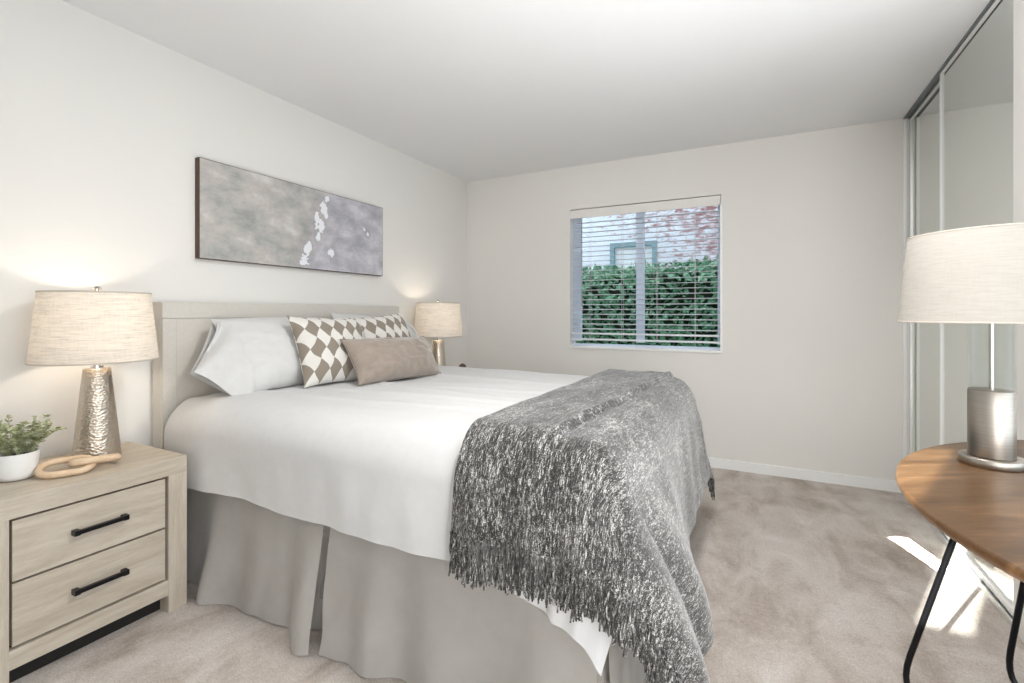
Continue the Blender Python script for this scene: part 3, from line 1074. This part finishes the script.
def drape(s, t, xe, yn, yf, R, top, kf, ks, kc, pw=2.0):
    """cloth point: s runs along the bed, t across it; flat until xe / yn / yf, then rolls over the edge"""
    a = max(0.0, s - xe)
    bn, bf = max(0.0, yn - t), max(0.0, t - yf)
    b_ = bn if bn > 0 else bf
    sg = -1 if bn > 0 else 1
    x = min(s, xe)
    y = min(max(t, yn), yf)
    h2 = math.hypot(a, b_)
    rho = (a ** pw + b_ ** pw) ** (1 / pw) if h2 > 0 else 0.0
    if rho < 1e-9:
        return Vector((x, y, top)), 0.0
    q = R * PI / 2
    ca, sa = a / h2, b_ / h2
    mix = 2 * ca * sa
    k = kf * ca * ca + ks * sa * sa + kc * mix
    if rho < q:
        out, dn = R * math.sin(rho / R), R * (1 - math.cos(rho / R))
    else:
        e = rho - q
        c = math.cos(math.atan(k))
        out, dn = R + e * k * c, R + e * c
    return Vector((x + out * ca, y + sg * out * sa, top - dn)), max(0.0, dn)


def duvet_fn(s, t):
    t -= 0.07 * smoothstep(-0.80, -0.40, s) * smoothstep(1.25, 0.90, t)
    p, dn = drape(s, t, -0.50, 1.33, 2.74, 0.15, TOP, 0.03, 0.05, 0.26, 3.2)
    # soft creases lying along the bed and loose folds on the hanging sides
    flat = 1 - smoothstep(0.0, 0.12, dn)
    h = 0.010 * nz(s * 1.7, t * 2.6, 1.0) + 0.005 * nz(s * 3.0, t * 9.0, 3.0)
    for (yc, amp, sl) in ((1.56, 0.012, 0.10), (1.74, 0.010, 0.06), (2.02, 0.011, 0.14), (2.33, 0.010, -0.05), (1.88, 0.007, -0.12)):
        d = t - (yc + sl * (s + 1.2) + 0.03 * nz(s * 2.0, yc))
        h += amp * math.exp(-(d / 0.022) ** 2) * (0.6 + 0.6 * nz(s * 2.5, yc * 7))
    p.z += h * flat
    hang = smoothstep(0.05, 0.30, dn)
    wv = 0.026 * nz(s * 3.4, 5.0, dn * 1.5) + 0.014 * nz(s * 8.0, 9.0, dn * 3.0)
    if t < 1.33:
        p.y -= wv * hang * smoothstep(0.0, 0.10, 1.33 - t)
    elif t > 2.74:
        p.y += wv * hang * smoothstep(0.0, 0.10, t - 2.74)
    if s > -0.50:
        p.x += 0.014 * nz(t * 4.0, 2.0, dn) * hang * smoothstep(0.0, 0.10, s + 0.50)
    p.z += 0.012 * hang * nz(s * 2.3, t * 2.3, 4.0)
    # sinks and rolls down towards the headboard
    p.z -= (0.035 - 0.02 * hang) * smoothstep(-2.05, -2.40, s)
    if t < 1.5:
        p.y += 0.035 * smoothstep(-2.05, -2.40, s) * smoothstep(1.5, 1.2, t)
    return p


S0, S1, T0, T1 = -2.395, -0.05, 0.885, 3.19
bm = bmesh.new()
grid(bm, 150, 150, lambda u, v: duvet_fn(S0 + u * (S1 - S0), T0 + v * (T1 - T0)))
bmesh.ops.recalc_face_normals(bm, faces=bm.faces[:])
bmesh.ops.solidify(bm, geom=bm.faces[:], thickness=0.012)
bmesh.ops.recalc_face_normals(bm, faces=bm.faces[:])
tag(obj('duvet', bm, 'duvet_cotton', None, True, origin=(-1.3, 2.0, 0.74)), 'plain white cotton duvet spread over the bed', 'duvet')

A0, A1, B0, B1 = -0.785, 0.175, 0.955, 3.11
XE, YN, YF, TR = -0.455, 1.31, 2.76, 0.15


def throw_fn(s, t):
    p, dn = drape(s, t, XE, YN, YF, TR, TOP + 0.014, 0.12, 0.05, 0.55 if t < 2 else 0.12, 3.5 if t < 2 else 2.6)
    flat = 1 - smoothstep(0.0, 0.12, dn)
    hang = smoothstep(0.05, 0.30, dn)
    # the doubled layer ends in a ridge that runs across the bed near its foot
    xr = -0.47 + 0.05 * (t - 2.0) + 0.012 * nz(t * 3.0, 4.0)
    step = 1 - smoothstep(xr - 0.010, xr + 0.005, s)
    ridge = math.exp(-((s - xr + 0.014) / 0.012) ** 2)
    fade = smoothstep(1.02, 1.30, t)
    p.z += (0.018 * step + 0.008 * ridge) * fade * (0.3 + 0.7 * flat)
    p.z += (0.006 * nz(s * 9, t * 3, 2.0) + 0.004 * nz(s * 20, t * 6, 7.0) + 0.008) * flat
    wv = 0.014 * nz(s * 8.0, 3.0, dn * 1.2) + 0.010 * math.sin(s * 34 + 2 * dn) + 0.008
    if t < YN:
        p.y -= (wv + 0.012) * hang * smoothstep(0.0, 0.10, YN - t)
    elif t > YF:
        p.y += (wv + 0.012) * hang * smoothstep(0.0, 0.10, t - YF)
    if s > XE:
        w2 = 0.016 * nz(t * 5.0, 8.0, dn * 1.5) + 0.012
        on = smoothstep(0.0, 0.14, s - XE)
        p.x += w2 * hang * on
        # a deep fold of loose cloth swings out beside the near corner
        p.x += 0.13 * on * smoothstep(0.10, 0.50, dn) * math.exp(-((t - 1.42) / 0.30) ** 2)
    return p


th = thing('throw_blanket', 'charcoal and white marled throw with fringe draped over the bed foot', 'blanket', (-0.45, 2.0, TOP))
NU, NV = 170, 260


def tuv(u, v):
    return (A0 + u * (A1 - A0) + 2, B0 + v * (B1 - B0))


bm = bmesh.new()
grid(bm, NU, NV, lambda u, v: throw_fn(A0 + u * (A1 - A0), B0 + v * (B1 - B0)), tuv)
bmesh.ops.recalc_face_normals(bm, faces=bm.faces[:])
bmesh.ops.solidify(bm, geom=bm.faces[:], thickness=0.006)
bmesh.ops.recalc_face_normals(bm, faces=bm.faces[:])
obj('woven_cloth', bm, 'marled_yarn', th, True)


def tassel(p, ln, rnd, outd):
    bm = bmesh.new()
    p = Vector(p)
    uv0 = (rnd.uniform(0, 9), rnd.uniform(0, 9))
    tube(bm, [p + Vector((0, 0, 0.006)), p + Vector((0, 0, 0.001)), p - Vector((0, 0, 0.006)), p - Vector((0, 0, 0.011))], [0.003, 0.0058, 0.0052, 0.003], 8, uv=uv0)
    for k in range(5):
        a = 2 * PI * k / 5 + rnd.uniform(-.5, .5)
        sw = rnd.uniform(0.002, 0.0065)
        ph = rnd.uniform(0, 6)
        l2 = ln * rnd.uniform(0.86, 1.06)
        pts = []
        for i in range(9):
            f = i / 8
            r = 0.002 + sw * f ** 0.7
            pts.append(p + Vector((r * math.cos(a) + 0.0025 * math.sin(ph + f * 9), r * math.sin(a) * 0.7 + 0.002 * math.cos(ph + f * 8), -0.008 - (l2 - 0.008) * f)) + outd * f * 0.012)
        tube(bm, pts, 0.0026, 6, uv=(uv0[0] + k * .07, uv0[1]))
    return bm


rnd = random.Random(5)
s = A0 + 0.006
while s < A1 - 0.006:
    p = throw_fn(s, B0)
    obj('tassel', tassel(p - Vector((0, 0.001, 0)), rnd.uniform(0.105, 0.125), rnd, Vector((rnd.uniform(-.2, .2), -0.3, 0))), 'marled_yarn', th, True)
    s += rnd.uniform(0.0135, 0.0165)
s = -0.34
while s < A1:
    p = throw_fn(s, B1)
    obj('tassel', tassel(p + Vector((0, 0.001, 0)), rnd.uniform(0.105, 0.125), rnd, Vector((0, 0.3, 0))), 'marled_yarn', th, True)
    s += 0.02

# ------------------------------------------------------------------ pillows


def pillow_bm(w, h, t, M, uv=None, nu=44, nv=36, pinch=0.045, wrinkle=0.004, seed=0.0, n=2.6, ears=0.0):
    """stuffed cushion; local x width, y height (0 at the bottom), z thickness"""
    bm = bmesh.new()

    def pt_(u, v, side):
        a, b_ = 2 * u - 1, 2 * v - 1
        # outline drawn in between the corners
        sx = 1 - pinch * (1 - b_ * b_) * 1.0 + ears * abs(b_) ** 6
        sy = 1 - pinch * (1 - a * a) * 1.0 + ears * abs(a) ** 6
        e = max(0.0, 1 - abs(a) ** n) * max(0.0, 1 - abs(b_) ** n)
        th_ = 0.5 * t * (e ** 0.55)
        wr = wrinkle * (nz(a * 2.3 + seed, b_ * 2.3, side * 3) + 0.6 * nz(a * 6, b_ * 6 + seed, side)) * min(1, e * 3)
        return M @ Vector((a * sx * w / 2, (b_ * sy + 1) * h / 2, side * (th_ + wr)))
    for side in (1, -1):
        grid(bm, nu, nv, lambda u, v, side=side: pt_(u if side > 0 else 1 - u, v, side),
             (lambda u, v: (u * w, v * h)) if uv else None)
    bmesh.ops.remove_doubles(bm, verts=bm.verts, dist=0.0008)
    bmesh.ops.recalc_face_normals(bm, faces=bm.faces[:])
    return bm


def pose(base, lean, yaw, roll=0.0):
    """stand a cushion up facing +x: width along y, leaning back by lean, turned by yaw, tipped in its plane by roll"""
    R0 = Matrix(((0, 0, 1), (1, 0, 0), (0, 1, 0)))       # local x->y, y->z, z->x
    R = Matrix.Rotation(yaw, 3, 'Z') @ Matrix.Rotation(-lean, 3, 'Y') @ R0 @ Matrix.Rotation(roll, 3, 'Z')
    return Matrix.Translation(base) @ R.to_4x4()


rad = math.radians
for nm, yc, xb, lab, sd in (('near', 1.725, -2.08, 'white pillow with an open loose end, nearest on the bed', 1.0),
                            ('far', 2.415, -2.085, 'white pillow behind the two patterned cushions, far side of bed', 7.0)):
    base = Vector((xb, yc, TOP + 0.002))
    M = pose(base, rad(36), 0, 0.0 if nm == 'near' else rad(-7))
    w_, h_, t_ = 0.68, 0.42, 0.20
    t = thing('pillow', lab, 'pillow', base, 'white sleeping pillows against the headboard')
    obj('pillow_body', pillow_bm(w_, h_, t_, M, pinch=0.03, wrinkle=0.010, seed=sd), 'pillow_cotton', t, True)
    sgn = -1 if nm == 'near' else 1
    bm = bmesh.new()

    def flap(u, v, sgn=sgn, M=M):
        # the loose pillowcase end: an open tube flattened, drooping outward
        b_ = 2 * v - 1
        prof = 1 - abs(b_) ** 2.5
        ext = (0.19 if sgn < 0 else 0.03) * max(0.0, 1 - abs(v - 0.40) / (0.60 if v > 0.40 else 0.46)) ** 1.25
        a = u * ext
        bul = 0.055 * (prof ** 0.6) * (1 - 0.75 * u)
        p = M @ Vector((sgn * (w_ / 2 - 0.055 + 0.055 * u + a), v * h_, bul + 0.016 * math.sin(11 * v + 4 * u) * (0.3 + 0.7 * u)))
        return p - Vector((0, 0, 0.035 * u * u)) + Vector((0.03 * u, 0, 0))

    def flap_b(u, v, sgn=sgn, M=M):
        b_ = 2 * v - 1
        prof = 1 - abs(b_) ** 2.5
        ext = (0.16 if sgn < 0 else 0.02) * max(0.0, 1 - abs(v - 0.44) / (0.56 if v > 0.44 else 0.5)) ** 1.25
        p = M @ Vector((sgn * (w_ / 2 - 0.055 + 0.055 * u + u * ext), v * h_, -0.06 * (prof ** 0.6) * (1 - 0.5 * u)))
        return p - Vector((0, 0, 0.03 * u * u))
    grid(bm, 16, 30, flap)
    grid(bm, 16, 30, flap_b)
    obj('case_hem', bm, 'pillow_cotton', t, True)

for yc, xb, yaw, roll, lab, zz in ((1.825, -1.925, rad(-8), rad(-2), 'taupe and white diamond-pattern cushion nearest the camera', 0.0),
                                   (2.335, -1.985, rad(-6), rad(5), 'taupe and white diamond-pattern cushion behind the plain taupe one', 0.01)):
    base = Vector((xb, yc, TOP + 0.004 + zz))
    t = thing('patterned_cushion', lab, 'cushion', base, 'diamond-pattern cushions on the bed')
    M = pose(base, rad(27), yaw, roll)
    obj('cushion_cover', pillow_bm(0.43, 0.385, 0.16, M, uv=True, pinch=0.065, wrinkle=0.008, seed=yc, ears=0.02), 'diamond_cotton', t, True)

base = Vector((-1.745, 2.09, TOP + 0.006))
t = thing('lumbar_cushion', 'plain taupe lumbar cushion lying in front of the patterned cushions', 'cushion', base)
M = pose(base, rad(34), rad(-6), rad(-1))
obj('cushion_cover', pillow_bm(0.60, 0.265, 0.18, M, pinch=0.06, wrinkle=0.016, seed=4.0, ears=0.02, nu=60), 'taupe_velvet', t, True)
bm = bmesh.new()
ring = []
for k in range(96):
    f = k / 96 * 4
    side = int(f)
    r_ = f - side
    a, b_ = [(-1 + 2 * r_, -1), (1, -1 + 2 * r_), (1 - 2 * r_, 1), (-1, 1 - 2 * r_)][side]
    sx = 1 - 0.06 * (1 - b_ * b_) + 0.02 * abs(b_) ** 6
    sy = 1 - 0.06 * (1 - a * a) + 0.02 * abs(a) ** 6
    ring.append(M @ Vector((a * sx * 0.30, (b_ * sy + 1) * 0.1325, 0)))
tube(bm, ring, 0.0035, 8, True)
obj('piping', bm, 'taupe_piping', t, True)

# ------------------------------------------------------------------ round table and its lamp
TZ, TCX, TCY, TRAD = 0.76, 1.127, 1.40, 0.83
rt = thing('round_table', 'round walnut table with black hairpin legs beside the mirrored closet', 'table', (TCX, TCY, 0))
bm = bmesh.new()
lathe(bm, [(TRAD - 0.022, -0.030), (TRAD - 0.006, -0.022), (TRAD, -0.010), (TRAD - 0.001, -0.003), (TRAD - 0.005, 0.0)], TCX, TCY, TZ, 128)
o = obj('tabletop', bm, 'walnut', rt)
for p in o.data.polygons:
    p.use_smooth = len(p.vertices) == 4


def hoop(f1, f2, lean1, lean2):
    """bent rod: down to floor point f1, along the floor, up again from f2"""
    f1, f2 = Vector((*f1, 0.010)), Vector((*f2, 0.010))
    l1, l2 = Vector((*lean1, 0)), Vector((*lean2, 0))
    zt = TZ - 0.03
    pts = [f1 + l1 + Vector((0, 0, zt - 0.010)), f1 + l1 * 0.15 + Vector((0, 0, 0.11))]
    d = (f2 - f1).normalized()
    c1 = f1 + Vector((0, 0, 0))
    for k in range(1, 7):
        q = k / 6
        a = pts[1]
        b_ = f1 + d * 0.06
        pts.append(a * (1 - q) ** 2 + c1 * 2 * q * (1 - q) + b_ * q * q)
    e2 = f2 + l2 * 0.15 + Vector((0, 0, 0.11))
    a = f2 - d * 0.06
    for k in range(7):
        q = k / 6
        pts.append(a * (1 - q) ** 2 + f2 * 2 * q * (1 - q) + e2 * q * q)
    pts.append(f2 + l2 + Vector((0, 0, zt - 0.010)))
    bm = bmesh.new()
    tube(bm, pts, 0.0085, 12)
    return bm


obj('leg', hoop((0.385, 1.875), (0.66, 1.60), (0.165, -0.075), (0.08, -0.02)), 'black_metal', rt, True)
obj('leg', hoop((0.685, 2.05), (0.95, 1.78), (0.07, -0.07), (0.03, -0.08)), 'black_metal', rt, True)
obj('leg', hoop((1.78, 1.05), (1.60, 1.35), (-0.11, 0.06), (-0.06, 0.03)), 'black_metal', rt, True)
obj('leg', hoop((1.20, 0.68), (1.10, 1.0), (0.0, 0.11), (0.0, 0.05)), 'black_metal', rt, True)

GX, GY, GZ = 0.558, 1.748, TZ + 0.001
gl = thing('table_lamp', 'nickel and clear glass table lamp with beige shade on the round table', 'lamp', (GX, GY, GZ))
bm = bmesh.new()
lathe(bm, [(0.0665, 0), (0.067, 0.001), (0.067, 0.0215), (0.0655, 0.023), (0.05, 0.0235)], GX, GY, GZ, 56)
obj('base_plate', bm, 'brushed_nickel', gl, True)
bm = bmesh.new()
lathe(bm, [(0.046, 0.0235), (0.048, 0.025), (0.048, 0.200), (0.0465, 0.2025), (0.044, 0.2035), (0.010, 0.2035)], GX, GY, GZ, 56)
obj('metal_column', bm, 'brushed_nickel', gl, True)
bm = bmesh.new()
for r in (0.0475, 0.0450):
    grid(bm, 56, 1, lambda u, v, r=r: (GX + r * math.cos(2 * PI * u), GY + r * math.sin(2 * PI * u), GZ + 0.205 + 0.215 * v), close_u=True)
obj('glass_column', bm, 'lamp_glass', gl, True)
bm = bmesh.new()
lathe(bm, [(0.049, 0.420), (0.049, 0.428), (0.012, 0.430)], GX, GY, GZ, 40)
obj('glass_cap', bm, 'brushed_nickel', gl, True)
bm = bmesh.new()
tube(bm, [(GX, GY, GZ + 0.2036), (GX, GY, GZ + 0.585)], 0.0055, 10)
obj('stem', bm, 'polished_steel', gl, True)
bm = bmesh.new()
z0, z1, r0, r1 = 0.385, 0.622, 0.199, 0.176
grid(bm, 72, 6, lambda u, v: (GX + (r0 + (r1 - r0) * v) * math.cos(2 * PI * u), GY + (r0 + (r1 - r0) * v) * math.sin(2 * PI * u), GZ + z0 + (z1 - z0) * v), close_u=True)
sh = obj('lamp_shade', bm, 'plain_shade', gl, True)
for r, zz in ((r0, z0), (r1, z1)):
    bm = bmesh.new()
    tube(bm, [(GX + r * math.cos(2 * PI * k / 72), GY + r * math.sin(2 * PI * k / 72), GZ + zz) for k in range(72)], 0.0022, 6, True)
    obj('shade_trim', bm, 'shade_trim', sh, True)
bm = bmesh.new()
for k in range(3):
    a = 2 * PI * k / 3
    tube(bm, [(GX, GY, GZ + 0.585), (GX + (r1 - .001) * math.cos(a), GY + (r1 - .001) * math.sin(a), GZ + z1 - 0.003)], 0.0018, 6)
obj('shade_spider', bm, 'polished_steel', sh, True)
lamp('bulb_table', 'POINT', (GX, GY, GZ + 0.50), 0.16, (1.0, 0.84, 0.66), shadow_soft_size=0.03)
